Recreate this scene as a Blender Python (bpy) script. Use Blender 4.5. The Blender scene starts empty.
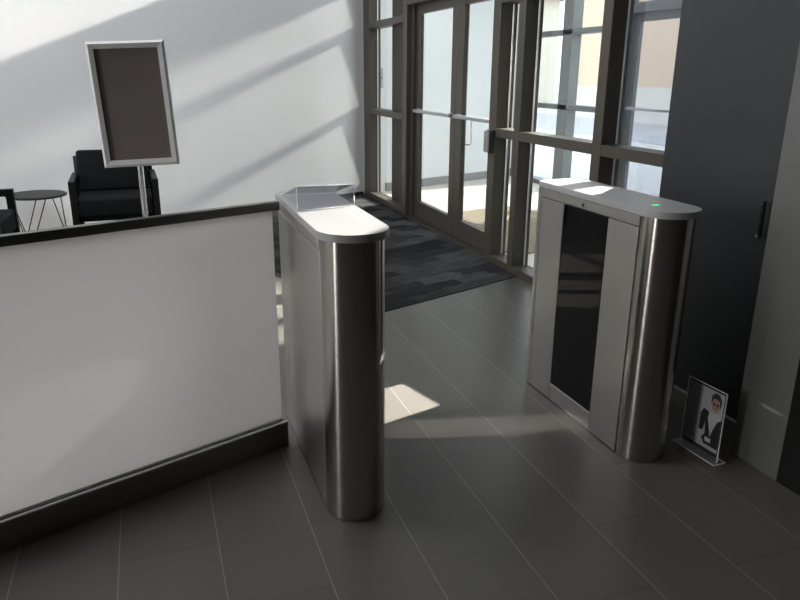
import bpy, bmesh, math, random
from mathutils import Vector, Matrix
random.seed(4)
SC = bpy.context.scene
COL = SC.collection
PI = math.pi

# ------------------------------------------------------------------ materials
def nodes_of(name):
    m = bpy.data.materials.new(name); m.use_nodes = True
    nt = m.node_tree; nt.nodes.clear()
    return m, nt, nt.nodes.new('ShaderNodeOutputMaterial')

def N(nt, kind, **kw):
    n = nt.nodes.new(kind)
    for k, v in kw.items(): setattr(n, k, v)
    return n

def setin(n, **kw):
    for k, v in kw.items():
        n.inputs[k.replace('_', ' ')].default_value = v

def pbr(name, col, rough=0.5, metal=0.0, var=0.06, scale=18.0, bump=0.0, spec=0.5, stretch=(1, 1, 1), rvar=0.0):
    """principled with a gentle procedural variation of tone, roughness and relief"""
    m, nt, out = nodes_of(name)
    b = N(nt, 'ShaderNodeBsdfPrincipled')
    b.inputs['Roughness'].default_value = rough
    b.inputs['Metallic'].default_value = metal
    b.inputs['Specular IOR Level'].default_value = spec
    tc = N(nt, 'ShaderNodeTexCoord'); mp = N(nt, 'ShaderNodeMapping')
    mp.inputs['Scale'].default_value = stretch
    nt.links.new(tc.outputs['Object'], mp.inputs['Vector'])
    no = N(nt, 'ShaderNodeTexNoise'); setin(no, Scale=scale, Detail=4.0)
    nt.links.new(mp.outputs['Vector'], no.inputs['Vector'])
    mr = N(nt, 'ShaderNodeMapRange'); setin(mr, To_Min=1 - var, To_Max=1 + var)
    nt.links.new(no.outputs['Fac'], mr.inputs['Value'])
    mx = N(nt, 'ShaderNodeVectorMath', operation='SCALE')
    mx.inputs[0].default_value = col
    nt.links.new(mr.outputs['Result'], mx.inputs['Scale'])
    nt.links.new(mx.outputs['Vector'], b.inputs['Base Color'])
    if rvar:
        r2 = N(nt, 'ShaderNodeMapRange'); setin(r2, To_Min=rough - rvar, To_Max=rough + rvar)
        nt.links.new(no.outputs['Fac'], r2.inputs['Value'])
        nt.links.new(r2.outputs['Result'], b.inputs['Roughness'])
    if bump:
        bp = N(nt, 'ShaderNodeBump'); setin(bp, Strength=bump, Distance=0.01)
        nt.links.new(no.outputs['Fac'], bp.inputs['Height'])
        nt.links.new(bp.outputs['Normal'], b.inputs['Normal'])
    nt.links.new(b.outputs['BSDF'], out.inputs['Surface'])
    return m

def glow(name, col, strength):
    m, nt, out = nodes_of(name)
    e = N(nt, 'ShaderNodeEmission'); setin(e, Strength=strength); e.inputs['Color'].default_value = (*col, 1)
    nt.links.new(e.outputs['Emission'], out.inputs['Surface'])
    return m

def clear_glass(name, tint=(0.93, 0.96, 0.95), refl=1.0, rough=0.0, haze=0.0, hazecol=(0.8, 0.85, 0.9)):
    m, nt, out = nodes_of(name)
    t = N(nt, 'ShaderNodeBsdfTransparent'); t.inputs['Color'].default_value = (*tint, 1)
    g = N(nt, 'ShaderNodeBsdfGlossy'); setin(g, Roughness=rough)
    fr = N(nt, 'ShaderNodeFresnel'); setin(fr, IOR=1.5)
    ml = N(nt, 'ShaderNodeMath', operation='MULTIPLY'); ml.inputs[1].default_value = refl
    ge = N(nt, 'ShaderNodeNewGeometry')
    front = N(nt, 'ShaderNodeMath', operation='SUBTRACT'); front.inputs[0].default_value = 1.0
    nt.links.new(ge.outputs['Backfacing'], front.inputs[1])
    m0 = N(nt, 'ShaderNodeMath', operation='MULTIPLY')
    nt.links.new(fr.outputs['Fac'], m0.inputs[0]); nt.links.new(front.outputs['Value'], m0.inputs[1])
    nt.links.new(m0.outputs['Value'], ml.inputs[0])
    mix = N(nt, 'ShaderNodeMixShader')
    nt.links.new(ml.outputs['Value'], mix.inputs['Fac'])
    src = t.outputs['BSDF']
    if haze:
        d = N(nt, 'ShaderNodeBsdfDiffuse'); d.inputs['Color'].default_value = (*hazecol, 1)
        m2 = N(nt, 'ShaderNodeMixShader'); m2.inputs['Fac'].default_value = haze
        nt.links.new(t.outputs['BSDF'], m2.inputs[1]); nt.links.new(d.outputs['BSDF'], m2.inputs[2])
        src = m2.outputs['Shader']
    nt.links.new(src, mix.inputs[1]); nt.links.new(g.outputs['BSDF'], mix.inputs[2])
    nt.links.new(mix.outputs['Shader'], out.inputs['Surface'])
    return m

def frosted(name):
    m, nt, out = nodes_of(name)
    d = N(nt, 'ShaderNodeBsdfDiffuse'); d.inputs['Color'].default_value = (0.58, 0.58, 0.59, 1)
    t = N(nt, 'ShaderNodeBsdfTranslucent'); t.inputs['Color'].default_value = (0.85, 0.84, 0.83, 1)
    tc = N(nt, 'ShaderNodeTexCoord'); no = N(nt, 'ShaderNodeTexNoise'); setin(no, Scale=900.0, Detail=2.0)
    nt.links.new(tc.outputs['Object'], no.inputs['Vector'])
    bp = N(nt, 'ShaderNodeBump'); setin(bp, Strength=0.05, Distance=0.002)
    nt.links.new(no.outputs['Fac'], bp.inputs['Height'])
    g = N(nt, 'ShaderNodeBsdfGlossy'); setin(g, Roughness=0.45)
    nt.links.new(bp.outputs['Normal'], g.inputs['Normal'])
    m1 = N(nt, 'ShaderNodeMixShader'); m1.inputs['Fac'].default_value = 0.74
    nt.links.new(d.outputs['BSDF'], m1.inputs[1]); nt.links.new(t.outputs['BSDF'], m1.inputs[2])
    m2 = N(nt, 'ShaderNodeMixShader'); m2.inputs['Fac'].default_value = 0.05
    nt.links.new(m1.outputs['Shader'], m2.inputs[1]); nt.links.new(g.outputs['BSDF'], m2.inputs[2])
    nt.links.new(m2.outputs['Shader'], out.inputs['Surface'])
    return m

def steel(name, col=(0.56, 0.55, 0.53), rough=0.27, streak=0.10, axis='z', aniso=0.0, bump=0.03, rv=0.05):
    """brushed stainless: fine hairlines stretched along one axis drive tone, roughness and relief"""
    m, nt, out = nodes_of(name)
    b = N(nt, 'ShaderNodeBsdfPrincipled'); setin(b, Metallic=1.0)
    if aniso:
        tn = N(nt, 'ShaderNodeTangent', direction_type='RADIAL', axis='Z')
        setin(b, Anisotropic=aniso, Anisotropic_Rotation=0.25); nt.links.new(tn.outputs['Tangent'], b.inputs['Tangent'])
    tc = N(nt, 'ShaderNodeTexCoord'); mp = N(nt, 'ShaderNodeMapping')
    mp.inputs['Scale'].default_value = {'z': (420, 420, 2.2), 'h': (2, 2, 500)}[axis]
    nt.links.new(tc.outputs['Object'], mp.inputs['Vector'])
    no = N(nt, 'ShaderNodeTexNoise'); setin(no, Scale=1.0, Detail=3.0)
    nt.links.new(mp.outputs['Vector'], no.inputs['Vector'])
    mr = N(nt, 'ShaderNodeMapRange'); setin(mr, To_Min=1 - streak, To_Max=1 + streak)
    nt.links.new(no.outputs['Fac'], mr.inputs['Value'])
    mx = N(nt, 'ShaderNodeVectorMath', operation='SCALE'); mx.inputs[0].default_value = col
    nt.links.new(mr.outputs['Result'], mx.inputs['Scale'])
    nt.links.new(mx.outputs['Vector'], b.inputs['Base Color'])
    r2 = N(nt, 'ShaderNodeMapRange'); setin(r2, To_Min=rough - rv, To_Max=rough + rv)
    nt.links.new(no.outputs['Fac'], r2.inputs['Value']); nt.links.new(r2.outputs['Result'], b.inputs['Roughness'])
    bp = N(nt, 'ShaderNodeBump'); setin(bp, Strength=bump, Distance=0.001)
    nt.links.new(no.outputs['Fac'], bp.inputs['Height']); nt.links.new(bp.outputs['Normal'], b.inputs['Normal'])
    nt.links.new(b.outputs['BSDF'], out.inputs['Surface'])
    return m

def mth(nt, op, a, b=None, c=None):
    n = N(nt, 'ShaderNodeMath', operation=op)
    for i, v in enumerate((a, b, c)):
        if v is None: continue
        if isinstance(v, (int, float)): n.inputs[i].default_value = v
        else: nt.links.new(v, n.inputs[i])
    return n.outputs['Value']

def tile_floor(name):
    m, nt, out = nodes_of(name)
    b = N(nt, 'ShaderNodeBsdfPrincipled')
    tc = N(nt, 'ShaderNodeTexCoord'); sx = N(nt, 'ShaderNodeSeparateXYZ')
    nt.links.new(tc.outputs['Object'], sx.inputs['Vector'])
    TX, TY = 0.3115, 0.647
    u = mth(nt, 'DIVIDE', mth(nt, 'SUBTRACT', sx.outputs['X'], 1.345 - 200 * TX), TX)
    k = mth(nt, 'FLOOR', u)
    par = mth(nt, 'MODULO', k, 2.0)
    v = mth(nt, 'ADD', mth(nt, 'DIVIDE', mth(nt, 'SUBTRACT', sx.outputs['Y'], 1.767 - 200 * TY), TY), mth(nt, 'MULTIPLY', par, 0.5))
    j = mth(nt, 'FLOOR', v)
    fu = mth(nt, 'FRACT', u); fv = mth(nt, 'FRACT', v)
    du = mth(nt, 'MULTIPLY', mth(nt, 'MINIMUM', fu, mth(nt, 'SUBTRACT', 1.0, fu)), TX)
    dv = mth(nt, 'MULTIPLY', mth(nt, 'MINIMUM', fv, mth(nt, 'SUBTRACT', 1.0, fv)), TY)
    def line(d, w):
        r = N(nt, 'ShaderNodeMapRange'); setin(r, From_Min=w * 0.5, From_Max=w, To_Min=1.0, To_Max=0.0)
        nt.links.new(d, r.inputs['Value']); return r.outputs['Result']
    lu, lv = line(du, 0.0026), line(dv, 0.0032)
    cv = N(nt, 'ShaderNodeCombineXYZ'); nt.links.new(k, cv.inputs['X']); nt.links.new(j, cv.inputs['Y'])
    wn = N(nt, 'ShaderNodeTexWhiteNoise', noise_dimensions='2D'); nt.links.new(cv.outputs['Vector'], wn.inputs['Vector'])
    n1 = N(nt, 'ShaderNodeTexNoise'); setin(n1, Scale=3.0, Detail=6.0, Roughness=0.6)
    n2 = N(nt, 'ShaderNodeTexNoise'); setin(n2, Scale=160.0, Detail=3.0)
    for q in (n1, n2): nt.links.new(tc.outputs['Object'], q.inputs['Vector'])
    tone = mth(nt, 'ADD', mth(nt, 'MULTIPLY', wn.outputs['Value'], 0.16), mth(nt, 'MULTIPLY', n1.outputs['Fac'], 0.35))
    tone = mth(nt, 'ADD', tone, mth(nt, 'MULTIPLY', n2.outputs['Fac'], 0.18))
    tone = mth(nt, 'ADD', tone, 0.66)
    base = N(nt, 'ShaderNodeVectorMath', operation='SCALE'); base.inputs[0].default_value = TILE
    nt.links.new(tone, base.inputs['Scale'])
    m1 = N(nt, 'ShaderNodeMixRGB'); m1.inputs['Color2'].default_value = (0.19, 0.185, 0.175, 1)
    nt.links.new(lu, m1.inputs['Fac']); nt.links.new(base.outputs['Vector'], m1.inputs['Color1'])
    m2 = N(nt, 'ShaderNodeMixRGB'); m2.inputs['Color2'].default_value = (0.045, 0.043, 0.04, 1)
    nt.links.new(mth(nt, 'MULTIPLY', lv, 0.8), m2.inputs['Fac']); nt.links.new(m1.outputs['Color'], m2.inputs['Color1'])
    nt.links.new(m2.outputs['Color'], b.inputs['Base Color'])
    rr = N(nt, 'ShaderNodeMapRange'); setin(rr, To_Min=0.31, To_Max=0.46)
    nt.links.new(n1.outputs['Fac'], rr.inputs['Value']); nt.links.new(rr.outputs['Result'], b.inputs['Roughness'])
    b.inputs['Specular IOR Level'].default_value = 0.65
    h = mth(nt, 'SUBTRACT', mth(nt, 'MULTIPLY', n2.outputs['Fac'], 0.12), mth(nt, 'MAXIMUM', lu, lv))
    bp = N(nt, 'ShaderNodeBump'); setin(bp, Strength=0.25, Distance=0.002)
    nt.links.new(h, bp.inputs['Height']); nt.links.new(bp.outputs['Normal'], b.inputs['Normal'])
    nt.links.new(b.outputs['BSDF'], out.inputs['Surface'])
    return m

def carpet_mat(name):
    m, nt, out = nodes_of(name)
    b = N(nt, 'ShaderNodeBsdfPrincipled'); setin(b, Roughness=0.95); b.inputs['Specular IOR Level'].default_value = 0.1
    tc = N(nt, 'ShaderNodeTexCoord'); mp = N(nt, 'ShaderNodeMapping'); mp.inputs['Rotation'].default_value = (0, 0, math.radians(-21.7))
    nt.links.new(tc.outputs['Object'], mp.inputs['Vector'])
    br = N(nt, 'ShaderNodeTexBrick'); br.offset = 0.37
    setin(br, Scale=1.0, Mortar_Size=0.0, Mortar_Smooth=0.0, Brick_Width=0.36, Row_Height=0.15, Bias=-0.1)
    br.inputs['Color1'].default_value = (0.014, 0.015, 0.016, 1); br.inputs['Color2'].default_value = (0.075, 0.076, 0.079, 1)
    br.inputs['Mortar'].default_value = (0.085, 0.087, 0.09, 1)
    nz = N(nt, 'ShaderNodeTexNoise'); setin(nz, Scale=5.0, Detail=4.0)
    nt.links.new(mp.outputs['Vector'], nz.inputs['Vector'])
    dist = N(nt, 'ShaderNodeVectorMath', operation='MULTIPLY_ADD')
    nt.links.new(nz.outputs['Color'], dist.inputs[0]); dist.inputs[1].default_value = (0.22, 0.16, 0); nt.links.new(mp.outputs['Vector'], dist.inputs[2])
    nt.links.new(dist.outputs['Vector'], br.inputs['Vector'])
    mp2 = N(nt, 'ShaderNodeMapping'); mp2.inputs['Scale'].default_value = (4, 22, 1); nt.links.new(mp.outputs['Vector'], mp2.inputs['Vector'])
    st = N(nt, 'ShaderNodeTexNoise'); setin(st, Scale=1.0, Detail=4.0); nt.links.new(mp2.outputs['Vector'], st.inputs['Vector'])
    fb = N(nt, 'ShaderNodeTexNoise'); setin(fb, Scale=350.0, Detail=2.0); nt.links.new(tc.outputs['Object'], fb.inputs['Vector'])
    f = mth(nt, 'ADD', mth(nt, 'MULTIPLY', st.outputs['Fac'], 1.3), mth(nt, 'MULTIPLY', fb.outputs['Fac'], 0.5))
    mx = N(nt, 'ShaderNodeVectorMath', operation='SCALE'); nt.links.new(br.outputs['Color'], mx.inputs[0]); nt.links.new(f, mx.inputs['Scale'])
    nt.links.new(mx.outputs['Vector'], b.inputs['Base Color'])
    bp = N(nt, 'ShaderNodeBump'); setin(bp, Strength=0.5, Distance=0.004)
    nt.links.new(fb.outputs['Fac'], bp.inputs['Height']); nt.links.new(bp.outputs['Normal'], b.inputs['Normal'])
    nt.links.new(b.outputs['BSDF'], out.inputs['Surface'])
    return m

def ribbed_mat(name, c1, c2, ang, period):
    m, nt, out = nodes_of(name)
    b = N(nt, 'ShaderNodeBsdfPrincipled'); setin(b, Roughness=0.9)
    tc = N(nt, 'ShaderNodeTexCoord'); mp = N(nt, 'ShaderNodeMapping'); mp.inputs['Rotation'].default_value = (0, 0, ang)
    nt.links.new(tc.outputs['Object'], mp.inputs['Vector'])
    wv = N(nt, 'ShaderNodeTexWave', bands_direction='X'); setin(wv, Scale=1 / period / PI, Distortion=0.15)
    nt.links.new(mp.outputs['Vector'], wv.inputs['Vector'])
    mx = N(nt, 'ShaderNodeMixRGB'); mx.inputs['Color1'].default_value = (*c1, 1); mx.inputs['Color2'].default_value = (*c2, 1)
    nt.links.new(wv.outputs['Fac'], mx.inputs['Fac']); nt.links.new(mx.outputs['Color'], b.inputs['Base Color'])
    nt.links.new(b.outputs['BSDF'], out.inputs['Surface'])
    return m

TILE = (0.083, 0.078, 0.070)
M = {
 'tile': tile_floor('grey_floor_tile'),
 'carpet': carpet_mat('charcoal_carpet_tiles'),
 'white_wall': pbr('white_wall_paint', (0.78, 0.79, 0.81), 0.6, var=0.012, scale=2.5),
 'dark_wall': pbr('charcoal_wall_paint', (0.020, 0.0215, 0.0245), 0.42, var=0.05, scale=3.0),
 'black_base': pbr('black_rubber_base', (0.012, 0.012, 0.013), 0.45),
 'grey_base': pbr('grey_skirting', (0.15, 0.15, 0.15), 0.4),
 'ceiling': pbr('ceiling_paint', (0.45, 0.45, 0.45), 0.9, var=0.02),
 'room_wall': pbr('lobby_wall_paint', (0.085, 0.083, 0.08), 0.8, var=0.03, scale=1.5),
 'pillar': pbr('pillar_cladding', (0.145, 0.148, 0.140), 0.36, metal=0.15, var=0.03, scale=4.0),
 'black_gloss': pbr('black_return_panel', (0.008, 0.008, 0.008), 0.35),
 'bronze': pbr('bronze_anodised_frame', (0.085, 0.074, 0.060), 0.42, metal=0.35, var=0.05, scale=6, stretch=(1, 1, .2)),
 'bronze_dark': pbr('bronze_filler_panel', (0.045, 0.037, 0.029), 0.5, metal=0.2),
 'grey_frame': pbr('grey_outer_frame', (0.17, 0.175, 0.18), 0.45, metal=0.3),
 'glass': clear_glass('window_glass'),
 'outer_glass': clear_glass('outer_window_glass', tint=(0.9, 0.93, 0.95)),
 'reflection_glass': clear_glass('reflection_tinted_glass', tint=(0.72, 0.74, 0.76), refl=1.5, haze=0.05, hazecol=(.55,.62,.7)),  # darker tint and bluish haze imitate dark reflections in the pane
 'acrylic': clear_glass('clear_acrylic', tint=(0.92, 0.93, 0.95), refl=1.3, haze=0.17, hazecol=(0.9, 0.9, 0.95)),
 'acrylic_thin': clear_glass('thin_acrylic', tint=(0.96, 0.96, 0.97), refl=.8, haze=0.015),
 'acrylic_edge_and_highlight': pbr('acrylic_edge_and_highlight', (0.93, 0.94, 0.95), 0.2, var=0.02),  # pale acrylic edges; on the barrier it paints caught light
 'frost': frosted('frosted_glass'),
 'steel': steel('brushed_steel', axis='h', streak=.04, bump=0.02),
 'steel_col': steel('brushed_steel_column', col=(0.46, 0.445, 0.42), rough=0.21, streak=0.03, aniso=0.85, bump=0.0, rv=0.02),
 'steel_panel': steel('satin_steel_panel', col=(0.60, 0.59, 0.56), rough=0.36, streak=0.04, bump=0.03),
 'steel_dark': steel('dark_brushed_rail', col=(0.17, 0.17, 0.165), rough=0.38, axis='h'),
 'steel_base': steel('brushed_base_channel', col=(0.30, 0.295, 0.285), rough=0.32, axis='h'),
 'alu': steel('silver_aluminium', col=(0.66, 0.66, 0.67), rough=0.35, streak=0.04),
 'silver_paint': pbr('silver_sign_frame', (0.74, 0.74, 0.75), 0.4, metal=0.0, var=0.03),
 'chrome': steel('polished_chrome', col=(0.75, 0.75, 0.75), rough=0.12, streak=0.02, bump=0.0, rv=0.02),
 'cap': pbr('grey_solid_surface', (0.36, 0.36, 0.365), 0.38, var=0.02, scale=60),
 'black_glass': pbr('black_smoked_glass', (0.004, 0.004, 0.005), 0.03, var=0.0, spec=0.22),
 'core': pbr('dark_shadow_gap', (0.015, 0.015, 0.015), 0.6),
 'gasket': pbr('gasket_and_shadow_black', (0.006, 0.006, 0.006), 0.7),  # barrier gasket, and the painted shadow inside the sign frame
 'led': glow('green_status_led', (0.05, 0.9, 0.25), 1.3),
 'poster_blank': pbr('dark_grey_poster', (0.19, 0.168, 0.158), 0.35, var=0.10, scale=2.0),
 'black_wood': pbr('black_wood_frame', (0.006, 0.006, 0.007), 0.45, spec=0.25),
 'black_fabric': pbr('black_upholstery', (0.006, 0.0065, 0.008), 0.8, spec=0.2, var=0.2, scale=200, bump=0.15),
 'table_top': pbr('dark_grey_table_top', (0.022, 0.022, 0.024), 0.5, spec=0.3),
 'black_metal': pbr('black_metal', (0.012, 0.012, 0.012), 0.35, metal=0.4),
 'device_black': pbr('black_plastic', (0.008, 0.008, 0.009), 0.35),
 'device_grey': pbr('grey_plastic', (0.25, 0.25, 0.25), 0.4),
 'device_white': pbr('pale_plastic', (0.42, 0.43, 0.44), 0.4),
 'paper': pbr('print_paper', (0.62, 0.62, 0.65), 0.6),
 'print_grey': pbr('print_grey', (0.36, 0.36, 0.37), 0.6),
 'print_line': pbr('print_line', (0.22, 0.22, 0.23), 0.6),
 'print_black': pbr('print_black', (0.010, 0.010, 0.012), 0.5),
 'print_skin': pbr('print_skin', (0.50, 0.33, 0.22), 0.6),
 'print_hair': pbr('print_hair', (0.035, 0.02, 0.015), 0.6),
 'print_white': pbr('print_white', (0.78, 0.78, 0.80), 0.6),
 'vest_floor': pbr('pale_vestibule_tile', (0.60, 0.56, 0.51), 0.5, var=0.12, scale=1.6),
 'mat': ribbed_mat('ribbed_entrance_mat', (0.10, 0.075, 0.05), (0.42, 0.34, 0.25), math.radians(-21.7 + 0), 0.055),
 'concrete': pbr('sunlit_concrete', (0.62, 0.60, 0.57), 0.9, var=0.06, scale=0.6),
 'road': pbr('blue_grey_asphalt', (0.44, 0.44, 0.45), 0.9, var=0.1, scale=1.0),
 'stucco': pbr('peach_stucco', (0.72, 0.56, 0.42), 0.9, var=0.05, scale=1.5),
 'stucco_pale': pbr('pale_stucco', (0.74, 0.72, 0.66), 0.9, var=0.05, scale=1.5),
 'roof': pbr('grey_roof', (0.30, 0.28, 0.27), 0.8),
}

# ------------------------------------------------------------------ geometry helpers
class MB:
    def __init__(s): s.bm = bmesh.new(); s.mats = []
    def mi(s, m):
        if m not in s.mats: s.mats.append(m)
        return s.mats.index(m)
    def _tag(s, faces, m):
        i = s.mi(m)
        for f in faces: f.material_index = i
    def box(s, x0, x1, y0, y1, z0, z1, m, bev=0.0, seg=2, rot=None):
        r = bmesh.ops.create_cube(s.bm, size=1.0)
        vs = r['verts']
        for v in vs:
            v.co = Vector((x0 + (v.co.x + .5) * (x1 - x0), y0 + (v.co.y + .5) * (y1 - y0), z0 + (v.co.z + .5) * (z1 - z0)))
        fs = list({f for v in vs for f in v.link_faces})
        s._tag(fs, m)
        if bev:
            es = list({e for v in vs for e in v.link_edges})
            g = bmesh.ops.bevel(s.bm, geom=es, offset=bev, segments=seg, profile=0.5, affect='EDGES')
            vs = list({v for f in g['faces'] for v in f.verts} | {v for v in vs if v.is_valid})
            s._tag(g['faces'], m)
        if rot is not None:
            bmesh.ops.transform(s.bm, matrix=rot, verts=[v for v in vs if v.is_valid])
        return s
    def prism(s, pts, z0, z1, m, bev=0.0, seg=2):
        """extrude a plan polygon (counter-clockwise)"""
        a = [s.bm.verts.new((p[0], p[1], z0)) for p in pts]; b = [s.bm.verts.new((p[0], p[1], z1)) for p in pts]
        n = len(pts); fs = [s.bm.faces.new(a[::-1]), s.bm.faces.new(b)]
        for i in range(n): fs.append(s.bm.faces.new((a[i], a[(i + 1) % n], b[(i + 1) % n], b[i])))
        s._tag(fs, m)
        if bev:
            es = [e for f in fs[:2] for e in f.edges]
            g = bmesh.ops.bevel(s.bm, geom=es, offset=bev, segments=seg, profile=0.5, affect='EDGES')
            s._tag(g['faces'], m)
        return s
    def poly(s, pts, m):
        f = s.bm.faces.new([s.bm.verts.new(p) for p in pts]); s._tag([f], m); return s
    def tube(s, pts, r, m, n=12, cap=True):
        pts = [Vector(p) for p in pts]; rings = []
        for i, p in enumerate(pts):
            d = (pts[min(i + 1, len(pts) - 1)] - pts[max(i - 1, 0)]).normalized()
            a = d.orthogonal().normalized() if i == 0 else (ax - d * ax.dot(d)).normalized()
            ax = a; b = d.cross(a)
            rings.append([s.bm.verts.new(p + (a * math.cos(t) + b * math.sin(t)) * r) for t in [2 * PI * k / n for k in range(n)]])
        fs = []
        for q, w in zip(rings, rings[1:]):
            for k in range(n): fs.append(s.bm.faces.new((q[k], q[(k + 1) % n], w[(k + 1) % n], w[k])))
        if cap: fs += [s.bm.faces.new(rings[0][::-1]), s.bm.faces.new(rings[-1])]
        s._tag(fs, m); return s
    def lathe(s, prof, m, n=48, c=(0, 0)):
        rings = [[s.bm.verts.new((c[0] + r * math.cos(2 * PI * k / n), c[1] + r * math.sin(2 * PI * k / n), z)) for k in range(n)] for r, z in prof]
        fs = [s.bm.faces.new((q[k], q[(k + 1) % n], w[(k + 1) % n], w[k])) for q, w in zip(rings, rings[1:]) for k in range(n)]
        fs += [s.bm.faces.new(rings[0][::-1]), s.bm.faces.new(rings[-1])]
        s._tag(fs, m); return s
    def build(s, name, parent=None, smooth=True, angle=35, label=None, mat=None):
        bmesh.ops.recalc_face_normals(s.bm, faces=s.bm.faces)
        me = bpy.data.meshes.new(name)
        lim = math.radians(angle)
        for e in s.bm.edges:
            if len(e.link_faces) == 2 and e.calc_face_angle(0) > lim: e.smooth = False
        for f in s.bm.faces: f.smooth = smooth
        s.bm.to_mesh(me); s.bm.free()
        for m in s.mats: me.materials.append(M[m])
        o = bpy.data.objects.new(name, me); COL.objects.link(o)
        if parent: o.parent = parent
        if label: o['label'] = label
        return o

def thing(name, label, cat, loc=(0, 0, 0), rz=0.0, group=None, kind=None):
    o = bpy.data.objects.new(name, None); COL.objects.link(o)
    o.location = loc; o.rotation_euler = (0, 0, rz); o.empty_display_size = 0.1
    o['label'] = label; o['category'] = cat
    if group: o['group'] = group
    if kind: o['kind'] = kind
    return o

def tag(o, label=None, cat=None, kind=None, group=None):
    if label: o['label'] = label
    if cat: o['category'] = cat
    if kind: o['kind'] = kind
    if group: o['group'] = group
    return o

# plan axes: +Y runs along the glazed front and the turnstiles; the white wall,
# the frosted barrier and the carpet edge share a second, oblique axis W
W = Vector((0.9291, 0.3698, 0)); WN = Vector((-0.3698, 0.9291, 0))
WANG = math.atan2(W.y, W.x)
A0 = Vector((2.62, 8.87, 0))                 # where the white wall meets the glazed front
def wp(w, n=0.0, z=0.0):
    p = A0 + W * w + WN * n; return (p.x, p.y, z)
XF = 2.62; XO = 5.27; ZC = 5.6
CEIL_W = -8.5

# ------------------------------------------------------------------ setting
p1 = A0 + W * CEIL_W
room = [(-7.5, -4.2), (3.2, -4.2), (3.2, 2.79), (2.78, 2.79), (2.78, 9.3), (p1.x, p1.y + .3), (-7.5, p1.y + .3)]
o = MB().prism(room, -0.12, 0.0, 'tile').build('floor', smooth=False); tag(o, 'dark grey rectangular floor tiles of the lobby', 'floor', 'structure')
o = MB().prism([(-7.7, -4.4), (3.4, -4.4), (3.4, 9.6), (-7.7, 9.6)], ZC, ZC + .1, 'ceiling').build('ceiling', smooth=False); tag(o, 'lobby ceiling', 'ceiling', 'structure')
# white wall, running on through the glazed front into the vestibule
b = MB(); b.prism([wp(CEIL_W)[:2], wp(3.1)[:2], wp(3.1, .2)[:2], wp(CEIL_W, .2)[:2]], 0, ZC, 'white_wall')
o = b.build('wall_left', smooth=False); tag(o, 'white painted wall behind the chairs, crossed by sun streaks', 'wall', 'structure')
b = MB(); b.prism([wp(CEIL_W + .3, -.012)[:2], wp(-.02, -.012)[:2], wp(-.02, -.0005)[:2], wp(CEIL_W + .3, -.0005)[:2]], 0, .035, 'black_base')
o = b.build('baseboard_left', smooth=False); tag(o, 'black base strip at the foot of the white wall', 'baseboard', 'structure')
b = MB(); b.prism([wp(.35, -.012)[:2], wp(3.0, -.012)[:2], wp(3.0, -.0005)[:2], wp(.35, -.0005)[:2]], 0, .11, 'device_grey')
o = b.build('baseboard_vestibule', smooth=False); tag(o, 'grey base strip of the vestibule wall beyond the doors', 'baseboard', 'structure')
# dark wall on the right, its skirting and the clad pillar in front of it
o = MB().box(2.30, 2.62, -2.0, 2.79, 0, ZC, 'dark_wall').build('wall_right', smooth=False); tag(o, 'charcoal painted wall behind the right turnstile', 'wall', 'structure')
o = MB().box(2.284, 2.2995, 2.03, 2.785, 0, .072, 'grey_base').box(2.283, 2.2995, 2.03, 2.785, .072, .076, 'device_white').build('baseboard_right', smooth=False); tag(o, 'dark skirting under the charcoal wall', 'baseboard', 'structure')  # thin pale strip paints the light on the skirting's top ledge
b = MB().box(2.184, 2.2995, 1.785, 2.02, 0, ZC, 'pillar', bev=.002)
o = b.build('wall_pillar', smooth=False); tag(o, 'pale grey clad pillar standing out from the charcoal wall', 'pillar', 'structure')
o = MB().box(2.186, 2.2995, 1.05, 1.7845, 0, ZC, 'black_gloss').build('wall_recess', smooth=False); tag(o, 'black panel to the right of the pillar', 'wall', 'structure')
# the unseen rest of the lobby
o = MB().box(-7.6, -7.5, -4.2, 9.4, 0, ZC, 'room_wall').build('wall_far', smooth=False); tag(o, 'far end wall of the lobby', 'wall', 'structure')
o = MB().box(-7.5, 3.2, -4.3, -4.2, 0, ZC, 'room_wall').build('wall_back', smooth=False); tag(o, 'wall behind the viewer', 'wall', 'structure')
o = MB().box(2.62, 2.72, -4.2, 2.0, 0, ZC, 'room_wall').build('wall_side', smooth=False); tag(o, 'side wall beyond the pillar', 'wall', 'structure')
# bulkhead over the glazing, vestibule roof and end wall
o = MB().box(2.62, 2.80, 2.70, 9.3, 3.0, ZC, 'white_wall').build('wall_bulkhead', smooth=False); tag(o, 'plain wall above the glazed front', 'wall', 'structure')
o = MB().box(2.62, 5.45, 2.70, 10.3, 3.0, 3.15, 'white_wall').build('ceiling_vestibule', smooth=False); tag(o, 'vestibule ceiling', 'ceiling', 'structure')
o = MB().box(2.62, 5.45, 2.60, 2.79, 0, 3.0, 'dark_wall').build('wall_vestibule', smooth=False); tag(o, 'end wall of the vestibule', 'wall', 'structure')
o = MB().prism([(2.78, 2.79), (5.40, 2.79), (5.40, 10.1), (2.78, 8.93)], -0.12, 0.0, 'vest_floor').build('floor_vestibule', smooth=False)
tag(o, 'pale sunlit vestibule floor beyond the glass doors', 'floor', 'structure')
# carpet
q = lambda w, n: (A0 + W * w + WN * n).to_2d()
e0 = Vector((1.378, 4.208)); wv = W.to_2d(); wn = WN.to_2d()
c_lo = e0 + wv * -0.09; c_r = e0 + wv * ((2.619 - e0.x) / wv.x)
c_l2 = c_lo + wn * 3.55
o = MB().prism([c_lo, c_r, (2.619, 8.85), (wp(-.005,-.014)[0], wp(0,-.014)[1]), c_l2], 0.0005, 0.006, 'carpet').build('entrance_carpet', smooth=False)
tag(o, 'charcoal patterned carpet laid inside the glass doors', 'carpet')

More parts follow.
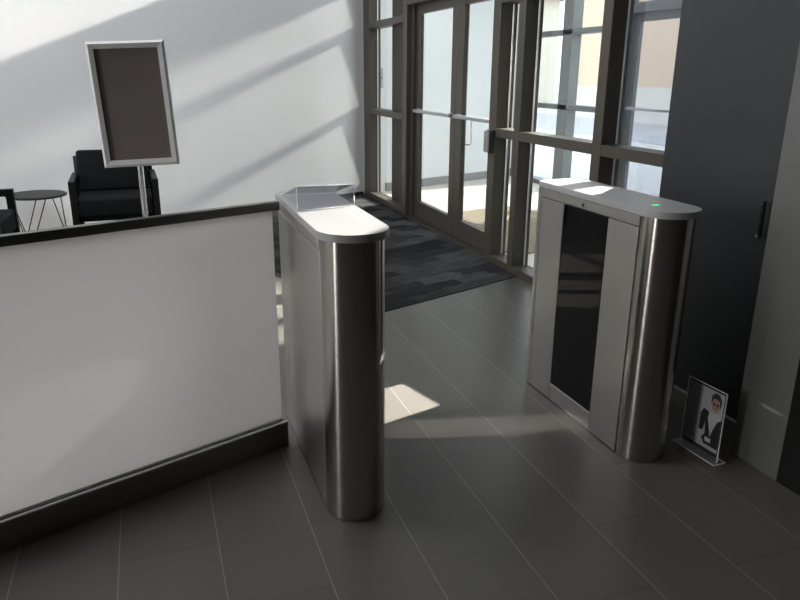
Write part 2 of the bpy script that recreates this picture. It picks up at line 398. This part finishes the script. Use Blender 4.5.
# ------------------------------------------------------------------ glazed front
def member(parent, name, x0, x1, y0, y1, z0, z1, m='bronze'):
    return MB().box(x0, x1, y0, y1, z0, z1, m, bev=.003, seg=1).build(name, parent, smooth=False)
XB = XF + .145; XG = XF + .112
def window(num, y0, y1, panes, label, left=None, right=None, transoms=(1.06, 2.045), m='bronze', g='glass', xf=XF, top=3.0, sill=.06):
    xb, xg = xf + .145, xf + .112
    t = thing('window_%s' % num, label, 'window', (xf, (y0 + y1) / 2, 0), 0, kind='structure')
    def add(name, *a):
        ob = MB().box(a[0] - xf, a[1] - xf, a[2] - (y0 + y1) / 2, a[3] - (y0 + y1) / 2, a[4], a[5], a[6], bev=(.003 if name != 'pane' else 0), seg=1).build(name, t, smooth=False)
        return ob
    ya, yb = y0, y1
    if right: add('mullion', xf, xb, right[0], right[1], 0, top, m); ya = max(ya, right[1])
    if left: add('jamb', xf, xb, left[0], left[1], 0, top, m); yb = min(yb, left[0])
    add('sill', xf, xb, ya, yb, 0, sill, m)
    add('head', xf, xb, ya, yb, top - .08, top, m)
    zs = [sill] + [z for z in transoms] + [top - .08]
    for z in transoms: add('transom', xf, xb, ya, yb, z - .034, z + .034, m)
    for i in range(len(zs) - 1):
        zl = zs[i] + (.034 if i else 0); zh = zs[i + 1] - (.034 if i < len(zs) - 2 else 0)
        add('pane', xg, xg + .012, ya, yb, zl, zh, g)
        add('glazing_bead', xg - .012, xg, yb - .012, yb, zl, zh, 'alu'); 
    return t, add

w1, add1 = window('1', 7.41, 8.86, None, 'narrow sidelight between the white wall and the glass doors', left=(8.62, 8.86), right=(7.29, 7.41))
add1('filler_panel', XG - .02, XB, 7.41, 8.03, .06, 2.92, 'bronze_dark')
window('2', 4.885, 5.19, None, 'very narrow window strip just right of the glass doors', left=(5.19, 5.31), right=(4.80, 4.885))
window('3', 3.855, 4.80, None, 'tall window behind the far end of the right turnstile', right=(3.76, 3.855))
window('4', 2.80, 3.76, None, 'tall window beside the charcoal wall, dark reflections put into its glass tint', g='reflection_glass')

# door frame: head and overlight
t = thing('trim_1', 'bronze head frame over the pair of glass doors', 'door frame', (XF, 6.3, 0), kind='structure')
MB().box(0, .145, -.99, .99, 2.165, 2.27, 'bronze', bev=.003, seg=1).build('head', t, smooth=False)
MB().box(.112, .124, -.99, .99, 2.27, 2.92, 'glass').build('pane', t, smooth=False)
MB().box(0, .145, -.99, .99, 2.92, 3.0, 'bronze').build('head_rail', t, smooth=False)
MB().box(.05, .145, .93, .99, 0, 2.165, 'bronze', bev=.002, seg=1).build('jamb', t, smooth=False)
MB().box(.05, .145, -.99, -.965, 0, 2.165, 'bronze', bev=.002, seg=1).build('jamb', t, smooth=False)
MB().box(.02, .145, -.99, .99, 0, .012, 'bronze_dark', bev=.002, seg=1).build('threshold', t, smooth=False)

def door(num, y0, y1, label, xf=XF, frame='bronze', g='glass', pull=None, bar=True, yl=.115, yr=.115):
    t = thing('door_%s' % num, label, 'door', (xf, (y0 + y1) / 2, 0), kind='structure')
    c = (y0 + y1) / 2; a, b_ = y0 - c, y1 - c
    x0, x1 = .085, .135
    fr = MB()
    for box_ in ((a, a + yr, .014, 2.16), (b_ - yl, b_, .014, 2.16)):
        fr.box(x0, x1, *box_, frame, bev=.004, seg=1)
    fr.box(x0 + .0005, x1 - .0005, a + yr, b_ - yl, .014, .185, frame)
    fr.box(x0 + .0005, x1 - .0005, a + yr, b_ - yl, 2.075, 2.16, frame)
    fr.build('door_frame', t, smooth=False)
    MB().box(x0 + .02, x0 + .03, a + yr - .01, b_ - yl + .01, .175, 2.085, g).build('pane', t, smooth=False)
    if bar:
        pb = MB()
        pb.box(.028, .062, a + .02, b_ - .06, 1.118, 1.150, 'alu', bev=.006)
        pb.box(.06, x0, a + .02, a + .10, 1.112, 1.155, 'alu', bev=.004).box(.06, x0, b_ - .14, b_ - .06, 1.112, 1.155, 'alu', bev=.004)
        pb.build('push_bar', t)
    if pull is not None:
        yy = pull - c
        MB().tube([(x1, yy, 1.12), (x1 + .05, yy, 1.12), (x1 + .06, yy, 1.11), (x1 + .06, yy, .90), (x1 + .05, yy, .885), (x1, yy + .03, .885), (x1 + .0, yy + .13, .885)], .011, 'alu').build('pull_handle', t)
    return t
door('1', 6.19, 7.225, 'left leaf of the inner glass double door', yl=.08)
door('2', 5.34, 6.185, 'right leaf of the inner glass double door, with a U-shaped outer pull', pull=6.06, yl=.14, yr=.06)

# outer front of the vestibule
window('5', 7.45, 9.80, None, 'outer vestibule glazing left of the outer doors', left=(9.72, 9.86), right=(7.28, 7.45), m='grey_frame', g='outer_glass', xf=XO, transoms=(1.09, 2.03))
t5 = bpy.data.objects['window_5']
MB().box(0, .145, 8.40 - 8.625, 8.63 - 8.625, 0, 3.0, 'grey_frame', bev=.003, seg=1).build('mullion', t5, smooth=False)
window('6', 2.80, 5.15, None, 'outer vestibule glazing right of the outer doors', left=(5.15, 5.30), m='grey_frame', g='outer_glass', xf=XO, transoms=(1.09, 2.03))
door('3', 6.29, 7.26, 'left leaf of the outer glass double door', xf=XO, frame='grey_frame', g='outer_glass')
door('4', 5.31, 6.28, 'right leaf of the outer glass double door', xf=XO, frame='grey_frame', g='outer_glass')
t = thing('trim_2', 'grey head frame over the outer doors', 'door frame', (XO, 6.3, 0), kind='structure')
MB().box(0, .145, -.98, .98, 2.165, 2.27, 'grey_frame').build('head', t, smooth=False)
MB().box(.112, .124, -.98, .98, 2.27, 3.0, 'outer_glass').build('pane', t, smooth=False)

# ------------------------------------------------------------------ vestibule and outside
pm = [Vector((2.90, 5.25)), Vector((4.55, 5.25 + 1.65 * .398)), Vector((3.95, 7.50)), Vector((2.90, 7.50 - 1.05 * .33))]
o = MB().prism(pm, .0005, .012, 'mat').build('entrance_mat', smooth=False); tag(o, 'brown ribbed entrance mat on the pale vestibule floor', 'mat')
# wall intercom seen through the sidelight
t = thing('intercom', 'pale intercom box on the vestibule wall, seen through the sidelight', 'intercom', wp(.235, 0, 0), WANG)
MB().box(-.062, .062, -.03, -.0005, 1.325, 1.435, 'device_white', bev=.006).build('lower_box', t)
MB().box(-.062, .062, -.03, -.0005, 1.465, 1.567, 'device_white', bev=.006).build('upper_box', t)
MB().box(-.060, .060, -.022, -.0005, 1.435, 1.465, 'device_grey').build('bracket', t)
MB().box(-.018, .018, -.034, -.03, 1.385, 1.425, 'device_black', bev=.001).build('speaker_slot', t)
# ground
o = MB().prism([(5.40, -12), (60, -12), (60, 60), (5.40, 60)], -.13, -.01, 'concrete').build('ground', smooth=False); tag(o, 'pale sunlit concrete outside the building', 'ground', 'structure')
o = MB().prism([(11, 60), (11, -12), (15.5, -12), (15.5, 60)][::-1], -.0095, .0, 'road').build('ground_road', smooth=False); tag(o, 'blue grey roadway outside', 'ground', 'structure')
def house(name, label, x, y, w, d, h, rz, wall, roofh, plinth=True):
    t = thing(name, label, 'building', (x, y, -.01), rz)
    MB().box(-w / 2, w / 2, -d / 2, d / 2, 0, h, wall).build('wall', t, smooth=False)
    if plinth: MB().box(-w / 2 - .04, w / 2 + .04, -d / 2 - .04, d / 2 + .04, 0, 1.0, 'stucco_pale').build('plinth', t, smooth=False)
    rb = MB(); a = [(-w / 2 - .4, -d / 2 - .4), (-w / 2 - .4, d / 2 + .4)]
    v = [rb.bm.verts.new(c) for c in ((-w/2-.4, -d/2-.4, h), (w/2+.4, -d/2-.4, h), (w/2+.4, d/2+.4, h), (-w/2-.4, d/2+.4, h), (-w/2-.4, 0, h+roofh), (w/2+.4, 0, h+roofh))]
    for f in ((0, 1, 5, 4), (2, 3, 4, 5), (0, 4, 3), (1, 2, 5), (3, 2, 1, 0)): rb.bm.faces.new([v[i] for i in f])
    rb.mi('roof'); rb.build('roof', t, smooth=False)
    return t
house('building', 'peach stucco building across the road, seen through the right windows', 25, 27.0, 6, 13, 7.5, math.radians(15), 'stucco', 2)
house('building', 'pale stucco building further left beyond the windows', 20.0, 43.0, 7, 10, 5.5, math.radians(-10), 'stucco_pale', 1.5)
house('building', 'peach stucco block seen beside the charcoal wall', 18.8, 16.4, 6, 7, 7.5, math.radians(45), 'stucco', 2, plinth=False)

# ------------------------------------------------------------------ turnstile cabinets
def stadium(x0, x1, y_c, y_far, r_far, off=0.0, n=28):
    """plan outline: half round at the near (-Y) end, small corner radii at the far end"""
    xc = (x0 + x1) / 2; r = (x1 - x0) / 2 + off; pts = []
    for k in range(n + 1):
        a = PI + PI * k / n
        pts.append((xc + r * math.cos(a), y_c + r * math.sin(a)))
    yf = y_far + off; rr = r_far
    for cx, a0 in ((xc + r - rr, 0), (xc - r + rr, PI / 2)):
        for k in range(9):
            a = a0 + PI / 2 * k / 8
            pts.append((cx + rr * math.cos(a), yf - rr + rr * math.sin(a)))
    return pts
YC, YFAR, WID = 2.160, 2.93, 0.2115
def cabinet(x0, lane, label, led):
    """x0: low-X face; lane: -1 if the lane (glazed) face looks to -X, +1 to +X. Modelled about its own base."""
    t = thing('turnstile_cabinet', label, 'turnstile', (x0 + WID / 2, 2.5, 0))
    h = WID / 2; yc, yf = YC - 2.5, YFAR - 2.5
    g = .0035
    # inner core, seen only as shadow gaps
    MB().box(-h + .012, h - .012, yc + .004, yf - .012, .004, .998, 'core').build('core', t, smooth=False)
    # half-round column at the near end
    c = MB(); n = 40; pts = []
    for k in range(n + 1):
        a = PI + PI * k / n; pts.append((h * math.cos(a), yc + h * math.sin(a)))
    pts += [(h, yc + .010), (-h, yc + .010)]
    c.prism(pts, .003, 1.003, 'steel_col'); c.build('column', t, angle=30)
    s = lane
    def face(name, sgn, y0, y1, z0, z1, m, dep=.014, inset=0.0, bev=.0015):
        xa, xb = (h - dep - inset) * sgn, (h - inset) * sgn
        return MB().box(min(xa, xb), max(xa, xb), y0, y1, z0, z1, m, bev=bev, seg=1).build(name, t, smooth=False)
    ys = yc + .018
    # lane face: stiles, smoked glass, sill and top rail with lock
    face('top_rail', s, ys, yf - .034, .958, .999, 'steel_panel')
    face('stile', s, ys, 2.372 - 2.5, .004, .954, 'steel_panel')
    face('stile', s, 2.703 - 2.5, yf - .034, .004, .954, 'steel_panel')
    face('kick_strip', s, 2.3735 - 2.5, 2.7015 - 2.5, .004, .087, 'steel_panel')
    face('smoked_glass', s, 2.3735 - 2.5, 2.7015 - 2.5, .089, .953, 'black_glass', inset=.001)
    face('end_post', s, yf - .031, yf, .004, .999, 'steel_panel')
    xl = h * s
    MB().tube([(xl - .002 * s, 2.552 - 2.5, .976), (xl + .004 * s, 2.552 - 2.5, .976)], .009, 'chrome', n=20).tube([(xl + .004 * s, 2.552 - 2.5, .976), (xl + .0055 * s, 2.552 - 2.5, .976)], .0055, 'core', n=16).build('lock', t)
    # plain face on the other side
    face('top_rail', -s, ys + .012, yf, .958, .999, 'steel_panel')
    face('side_panel', -s, ys - .004, yf - .002, .004, .954, 'steel_panel')
    # far end panel
    MB().box(-h + .016, h - .016, yf - .011, yf, .004, .999, 'steel_panel').build('end_panel', t, smooth=False)
    # cap
    cap = MB(); cap.prism([(x, y) for x, y in stadium(-h, h, yc, yf, .05, .014)], 1.0035, 1.029, 'cap', bev=.004, seg=3)
    cap.build('top_cap', t, angle=40)
    if led:
        MB().box(-.014, .014, -.006, .006, 0, .0025, 'led', bev=.001).build('status_light', t).location = (-.02, 2.205 - 2.5, 1.029)
    return t
cabL = cabinet(.489, +1, 'left turnstile cabinet, plain steel side, at the end of the frosted barrier', False)
cabR = cabinet(1.7205, -1, 'right turnstile cabinet with a black smoked-glass panel, in front of the charcoal wall', True)
cabL.name = 'turnstile_cabinet'; 

# clear acrylic wedge on the left cabinet
t = thing('acrylic_cover', 'clear acrylic wedge standing on the left turnstile cap', 'cover', (.595, 2.5, 1.0295))
def sheet(parent, name, pts, m, th=.003):
    b = MB(); b.poly(pts, m); o = b.build(name, parent, smooth=False)
    md = o.modifiers.new('thick', 'SOLIDIFY'); md.thickness = th; md.offset = 0
    return o
fx0, fx1, ff, fb, fh = -.108, .112, .0, .335, .086
sheet(t, 'front_panel', [(fx0, ff, .001), (fx1, ff + .03, .001), (fx1, ff + .03, fh - .006), (fx0, ff, fh)], 'acrylic')
sheet(t, 'sloping_panel', [(fx0, ff + .004, fh), (fx1, ff + .034, fh - .006), (fx1, fb, .004), (fx0, fb, .004)], 'acrylic')
b = MB(); b.tube([(fx0, ff, .001), (fx0, ff, fh), (fx1, ff + .03, fh - .006), (fx1, ff + .03, .001)], .0020, 'acrylic_edge_and_highlight', n=6)
b.tube([(fx0, ff, fh), (fx0, fb, .004), (fx1, fb, .004), (fx1, ff + .03, fh - .006)], .0022, 'acrylic_edge_and_highlight', n=6).build('polished_edge', t)

# ------------------------------------------------------------------ frosted barrier
b0 = Vector((.446, 2.667, 0)); LB = 2.1
t = thing('glass_barrier', 'low frosted glass barrier with dark top rail, left of the turnstiles', 'barrier', b0, WANG)
MB().box(-LB, 0, 0, .076, .0005, .090, 'steel_base').box(-LB, 0, 0, .008, .090, .108, 'steel_base').box(-LB, 0, .068, .076, .090, .113, 'steel_base', bev=.0015, seg=1).build('base_channel', t, smooth=False)
MB().box(-LB, .0005, -.0015, .010, .1085, .1145, 'acrylic_edge_and_highlight', bev=.0012, seg=1).build('channel_highlight', t, smooth=False, label='highlight painted along the top edge of the base channel')  # near-white strip paints the highlight caught by the lip
MB().box(-LB, -.004, .0085, .0675, .0905, .100, 'gasket').build('gasket', t, smooth=False)
MB().box(-LB, -.002, .0405, .0525, .1005, .9965, 'frost', bev=.002, seg=1).build('frosted_panel', t, smooth=False)
MB().box(-LB, -.002, .0385, .0400, .1010, .112, 'acrylic_edge_and_highlight').build('glass_highlight', t, smooth=False, label='painted highlight along the lower edge of the frosted glass')  # pale strip paints the light caught at the foot of the glass
MB().box(-LB, .024, .028, .062, .9970, 1.0290, 'steel_dark', bev=.002, seg=2).build('top_rail', t, smooth=False)

# ------------------------------------------------------------------ sign stand
t = thing('sign_stand', 'silver framed poster stand with blank dark insert, behind the barrier', 'sign stand', (-.038, 3.32, 0))
MB().lathe([(.0, .0005), (.17, .0005), (.172, .004), (.165, .010), (.03, .016), (.022, .03)][1:], 'alu').build('base', t)
MB().tube([(0, .006, .012), (0, .006, 1.125)], .0125, 'chrome', n=20).build('pole', t)
fr = bpy.data.objects.new('sign_frame', None)
fw, fh_, bw, fd = .313, .514, .029, .022
R = Matrix.Translation((0, 0, 1.366)) @ Matrix.Rotation(math.radians(-9), 4, 'Z') @ Matrix.Rotation(math.radians(-2.4), 4, 'Y')
b = MB()
ox, oz = fw / 2, fh_ / 2; ix, iz = ox - bw, oz - bw
outer = [(-ox, -oz), (ox, -oz), (ox, oz), (-ox, oz)]; inner = [(-ix, -iz), (ix, -iz), (ix, iz), (-ix, iz)]
mid = [(-ox + .01, -oz + .01), (ox - .01, -oz + .01), (ox - .01, oz - .01), (-ox + .01, oz - .01)]
vo = [b.bm.verts.new((x, -.006, z)) for x, z in outer]; vm = [b.bm.verts.new((x, -.014, z)) for x, z in mid]
vi = [b.bm.verts.new((x, -.010, z)) for x, z in inner]; vr = [b.bm.verts.new((x, 0, z)) for x, z in inner]
vb = [b.bm.verts.new((x, fd - .012, z)) for x, z in outer]
for i in range(4):
    j = (i + 1) % 4
    for A_, B_ in ((vb, vo), (vo, vm), (vm, vi), (vi, vr)): b.bm.faces.new((A_[i], A_[j], B_[j], B_[i]))
b.bm.faces.new(vb[::-1]); b.mi('silver_paint')
bmesh.ops.transform(b.bm, matrix=R, verts=b.bm.verts)
f_ = b.build('sign_frame', t, smooth=False)
b = MB(); b.poly([(x, -.0005, z) for x, z in inner], 'poster_blank'); bmesh.ops.transform(b.bm, matrix=R, verts=b.bm.verts); b.build('poster', f_, smooth=False)
b = MB(); b.box(-ix, -ix + .004, -.010, -.0006, -iz, iz, 'gasket'); bmesh.ops.transform(b.bm, matrix=R, verts=b.bm.verts); b.build('inner_shadow', f_, smooth=False)  # black strip paints the shadow inside the frame's left edge

# ------------------------------------------------------------------ lounge chairs and table
def rbox(parent, name, x0, x1, y0, y1, z0, z1, m, bev=.004, seg=2, puff=0.0, label=None):
    o = MB().box(x0, x1, y0, y1, z0, z1, m, bev=bev, seg=seg).build(name, parent, angle=50)
    return o
def make_chair(label, loc, rz):
    t = thing('lounge_chair', label, 'chair', loc, rz, group='black lounge chairs along the white wall')
    hw = .35
    for sx in (-1, 1):
        b = MB(); xa, xb = (hw - .05) * sx, hw * sx; xa, xb = min(xa, xb), max(xa, xb)
        b.box(xa, xb, -.35, -.295, .0005, .64, 'black_wood', bev=.003, seg=1)
        b.box(xa + .001, xb - .001, .24, .31, .0005, .639, 'black_wood', bev=.003, seg=1)
        b.box(xa + .0005, xb - .0005, -.296, .241, .585, .6395, 'black_wood', bev=.003, seg=1)
        b.box(xa + .0005, xb - .0005, -.296, .241, .30, .35, 'black_wood', bev=.003, seg=1)
        b.build('arm_frame', t, smooth=False)
    rbox(t, 'seat_rail', -hw + .05, hw - .05, -.26, .26, .29, .335, 'black_wood')
    rbox(t, 'seat_cushion', -hw + .055, hw - .055, -.345, .22, .336, .495, 'black_fabric', bev=.025, seg=4)
    bc = rbox(t, 'back_cushion', -hw + .055, hw - .055, -.075, .075, -.005, .355, 'black_fabric', bev=.028, seg=4)
    bc.location = (0, .17, .485); bc.rotation_euler = (math.radians(-12), 0, 0)
    bf = rbox(t, 'back_frame', -hw + .02, hw - .02, -.015, .015, -.15, .315, 'black_wood')
    bf.location = (0, .275, .47); bf.rotation_euler = (math.radians(-12), 0, 0)
    return t
def copy_tree(o, parent=None):
    c = o.copy(); COL.objects.link(c)
    if parent: c.parent = parent
    for ch in list(o.children): copy_tree(ch, c)
    return c
ch1 = make_chair('black lounge chair facing the viewer, behind the poster stand', (-.302, 6.70, 0), math.radians(1.5))
ch2 = copy_tree(ch1); ch2.location = (-1.36, 5.78, 0); ch2.rotation_euler = (0, 0, math.radians(89))
ch2['label'] = 'black lounge chair cut off by the left edge, turned sideways beside the round table'
t = thing('side_table', 'round dark side table on hairpin legs between the two lounge chairs', 'table', (-.985, 7.08, 0))
MB().lathe([(.235, .425), (.25, .430), (.252, .441), (.246, .447)], 'table_top', n=56).build('table_top', t)
for a in (math.radians(252), math.radians(22), math.radians(138)):
    ca, sa = math.cos(a), math.sin(a); px, py = -sa, ca
    b = MB()
    top1 = (.16 * ca + .15 * px, .16 * sa + .15 * py, .4248); top2 = (.16 * ca - .15 * px, .16 * sa - .15 * py, .4248)
    bt1 = (.215 * ca + .006 * px, .215 * sa + .006 * py, .012); bt2 = (.215 * ca - .006 * px, .215 * sa - .006 * py, .012)
    b.tube([top1, bt1, (.217 * ca, .217 * sa, .0055), bt2, top2], .0048, 'black_metal', n=8).build('leg', t)

# ------------------------------------------------------------------ small devices
t = thing('card_reader', 'black and grey reader box on the bronze post right of the doors', 'reader', (XF + .001, 5.24, 0))
MB().box(-.030, 0, -.055, .055, .895, 1.075, 'device_black', bev=.006).build('housing', t)
MB().box(-.052, -.0302, -.030, .055, .900, 1.068, 'device_grey', bev=.010, seg=3).build('cover', t)
t = thing('wall_handle', 'black vertical pull handle on the charcoal wall beside the pillar', 'handle', (2.3005, 2.135, 0))
MB().tube([(-.035, 0, .885), (-.035, 0, 1.035)], .010, 'device_black', n=14).build('grip', t)
for z in (.895, 1.022):
    MB().tube([(-.0005, 0, z), (-.048, 0, z)], .0065, 'chrome', n=14).build('standoff', t)

# ------------------------------------------------------------------ leaflet holder
t = thing('poster_holder', 'clear acrylic leaflet holder on the floor beside the right turnstile', 'sign holder', (2.052, 2.062, 0), math.radians(3.5))
MB().box(-.030, .030, -.114, .114, .0005, .006, 'acrylic', bev=.0008, seg=1).build('base', t, smooth=False)
hw_, hb, ht = .099, .022, .308
for xx in (-.0035, .0035):
    MB().box(xx - .001, xx + .001, -hw_, hw_, .0062, ht, 'acrylic_thin').build('clear_sheet', t, smooth=False)
ed = MB(); ed.tube([(0, -hw_, .007), (0, -hw_, ht), (0, hw_, ht), (0, hw_, .007)], .0028, 'acrylic_edge_and_highlight', n=6)
ed.tube([(-.030, -.114, .006), (-.030, .114, .006), (.030, .114, .006), (.030, -.114, .006), (-.030, -.114, .006)], .0018, 'acrylic_edge_and_highlight', n=6).build('edge_strip', t)
# the print: u runs left to right as seen from the lobby (towards -Y), v upwards
ps = MB(); lay = [0]
def P2(u, v): return (-.0005 - .00004 * lay[0], hw_ - .004 - u * (2 * hw_ - .008), hb + v * (ht - .006 - hb))
def shape(pts, m): lay[0] += 1; ps.poly([P2(u, v) for u, v in pts], m)
shape([(0, 0), (1, 0), (1, 1), (0, 1)], 'print_black')
shape([(.02, .06), (.98, .06), (.98, .985), (.02, .985)], 'paper')
shape([(.02, .06), (.41, .06), (.41, .985), (.02, .985)], 'print_grey')
for k in range(13):
    v = .90 - k * .062
    shape([(.07, v), (.36 - .05 * (k % 3), v), (.36 - .05 * (k % 3), v + .018), (.07, v + .018)], 'print_line')
# suited person on the print: jacket, shirt, face, hair, glasses, badge
shape([(.42, .30), (.42, .56), (.49, .66), (.62, .64), (.70, .50), (.72, .28), (.98, .30), (.98, .12), (.60, .12), (.52, .20), (.60, .28), (.57, .46), (.53, .32)], 'print_black')
shape([(.62, .56), (.70, .66), (.90, .66), (.97, .56), (.84, .40), (.76, .34), (.70, .36)], 'print_white')
shape([(.88, .54), (.98, .60), (.98, .20), (.82, .18), (.74, .26), (.80, .40)], 'print_black')
shape([(.79 + .10 * math.cos(a), .77 + .110 * math.sin(a)) for a in [2 * PI * k / 20 for k in range(20)]], 'print_skin')
shape([(.66, .76), (.65, .90), (.74, .965), (.86, .955), (.93, .88), (.92, .74), (.885, .80), (.87, .86), (.78, .88), (.71, .86)], 'print_hair')
shape([(.70, .80), (.76, .80), (.76, .772), (.70, .772)], 'print_black'); shape([(.79, .80), (.86, .80), (.86, .772), (.79, .772)], 'print_black')
shape([(.73, .70), (.83, .70), (.81, .682), (.75, .682)], 'print_white')
shape([(.62, .24), (.78, .24), (.78, .17), (.62, .17)], 'print_white')
ps.build('printed_sheet', t, smooth=False)

# ------------------------------------------------------------------ light
def lamp(name, loc, d, w, h, energy, col=(1, 1, 1), spread=180.0):
    L = bpy.data.lights.new(name, 'AREA'); L.shape = 'RECTANGLE'; L.size = w; L.size_y = h
    L.energy = energy; L.color = col; L.spread = math.radians(spread)
    o = bpy.data.objects.new(name, L); COL.objects.link(o)
    d = Vector(d).normalized(); z = -d
    x = Vector((0, 0, 1)).cross(z); x = x.normalized() if x.length > 1e-4 else Vector((1, 0, 0))
    y = z.cross(x)
    o.matrix_world = Matrix(((x.x, y.x, z.x, loc[0]), (x.y, y.y, z.y, loc[1]), (x.z, y.z, z.z, loc[2]), (0, 0, 0, 1)))
    return o
def sundir(az, el):
    a, e = math.radians(az), math.radians(el)
    return Vector((-math.cos(e) * math.cos(a), -math.cos(e) * math.sin(a), -math.sin(e)))
SUN = (1.0, 0.95, 0.86)
def beam(name, target, az, el, xstart, w, h, irr, spread=1.2, col=SUN):
    """a shaft of sunlight: parallel light of w x h arriving at target from azimuth/elevation; irr = power per m2 across the shaft"""
    d = sundir(az, el); tg = Vector(target); k = (xstart - tg.x) / -d.x
    return lamp(name, tg - d * k, d, w, h, irr * w * h, col, spread)

E = 14.0
s22 = math.sin(math.radians(22))
beam('sun_shaft_floor', (.96, 2.90, 0), 17, 22, 2.6, .30, .40 * s22, E * 4.6, spread=.5)
beam('sun_shaft_left_cap', (.595, 2.24, 1.03), 17, 22, 2.25, .56, .60 * s22, E * 1.5, spread=.6)
beam('sun_shaft_right_cap', (1.78, 2.58, 1.03), 21, 22, 2.28, .13, .30 * s22, E * 2.4, spread=.6)
beam('sun_shaft_right_cap', (1.78, 2.86, 1.03), 21, 22, 2.66, .16, .30 * s22, E * 2.4, spread=.6)
beam('sun_shaft_behind_barrier', (-.25, 4.50, 0), 17, 22, 4.9, 1.75, 2.4 * s22, E * 3.6)
beam('sun_shaft_vestibule', (4.0, 7.9, 0), 12, 24, 5.2, 2.2, 2.2 * math.sin(math.radians(24)), E)
beam('sun_shaft_barrier', (-.33, 2.45, .42), 38, 18, 2.35, .50, .36, 20, spread=14)
beam('glint_on_pillar', (2.184, 1.860, .272), 170, 8, 1.98, .100, .009, 2.2, spread=3)
beam('sun_shaft_sill', (2.68, 8.15, .06), 17, 22, 3.4, .95, .22, E * 2)
beam('glint_off_steel', (1.35, 2.545, 0), 166, 9, .73, .17, .95 * math.sin(math.radians(9)), 15, spread=3)
c22 = math.cos(math.radians(22))
wc = A0 + W * -2.4
for s0, s1, irr in ((3.14, 4.6, .60), (2.05, 2.42, .26), (1.10, 1.92, .26), (.12, .98, .26)):
    s = (s0 + s1) / 2
    # height at the glazing -> height on the wall mid point
    az = 9.0
    xs = 2.1 if s0 > 3 else 2.5
    run = (2.62 - wc.x)
    z = s - .404 * run
    beam('sun_shaft_wall', (wc.x, wc.y, z), az, 22, xs, 1.05, (s1 - s0) * c22, E * irr, spread=1.5 if s0 > 3 else 8.0)
# added fill lamps without a visible source, then the lobby window
lamp('vestibule_fill', (4.0, 7.2, 2.96), (0, 0, -1), 1.6, 3.0, 45)  # unseen fill lamp added to brighten the vestibule wall
lamp('lobby_fill', (-7.3, 4.0, 2.6), (1, -.12, -.12), 3.6, 3.0, 150, (1.0, 0.98, 0.95))  # wide fill added out of view to lift the lobby from the left
lamp('ceiling_fill', (-2.0, 4.2, 5.5), (.1, .55, -1), 4.5, 3.0, 350, (0.95, 0.97, 1.0))  # interior fill under the solid ceiling, added to brighten the white wall side
lamp('lobby_window', (-7.3, .6, 1.9), (1, .12, -.05), .45, 3.4, 120, (1.0, 0.97, 0.92))

w = bpy.data.worlds.new('sky'); SC.world = w; w.use_nodes = True
nt = w.node_tree; nt.nodes.clear()
out = nt.nodes.new('ShaderNodeOutputWorld'); bg = nt.nodes.new('ShaderNodeBackground')
tc = nt.nodes.new('ShaderNodeTexCoord'); sx = nt.nodes.new('ShaderNodeSeparateXYZ'); cr = nt.nodes.new('ShaderNodeValToRGB')
nt.links.new(tc.outputs['Generated'], sx.inputs['Vector']); nt.links.new(sx.outputs['Z'], cr.inputs['Fac'])
cr.color_ramp.elements[0].color = (1.0, 0.97, 0.92, 1); cr.color_ramp.elements[1].color = (0.80, 0.88, 1.0, 1)
nt.links.new(cr.outputs['Color'], bg.inputs['Color']); bg.inputs['Strength'].default_value = 3.5
nt.links.new(bg.outputs['Background'], out.inputs['Surface'])

# ------------------------------------------------------------------ camera (solved from the photo's vanishing points)
f_px, pitch, roll, yaw = 707.36, math.radians(17.737), math.radians(.4104), math.radians(19.4)
cp, sp = math.cos(pitch), math.sin(pitch)
fwd = Vector((0, cp, -sp)); rt = Vector((1, 0, 0)); up = Vector((0, sp, cp))
r_ = rt * math.cos(roll) + up * math.sin(roll); u_ = up * math.cos(roll) - rt * math.sin(roll)
RZ = Matrix.Rotation(-yaw, 3, 'Z')
r_, u_, fwd = RZ @ r_, RZ @ u_, RZ @ fwd
cam = bpy.data.cameras.new('camera'); cam.sensor_fit = 'HORIZONTAL'; cam.sensor_width = 36.0; cam.lens = f_px * 36.0 / 800.0
cam.clip_start = .02; cam.clip_end = 200
co = bpy.data.objects.new('camera', cam); COL.objects.link(co)
co.matrix_world = Matrix(((r_.x, u_.x, -fwd.x, 0), (r_.y, u_.y, -fwd.y, 0), (r_.z, u_.z, -fwd.z, 1.5), (0, 0, 0, 1)))
SC.camera = co

SC.view_settings.view_transform = 'Standard'
SC.view_settings.look = 'None'
SC.view_settings.exposure = 0.0
SC.cycles.use_denoising = True
SC.cycles.max_bounces = 10
SC.cycles.transparent_max_bounces = 24
SC.cycles.sample_clamp_indirect = 6.0
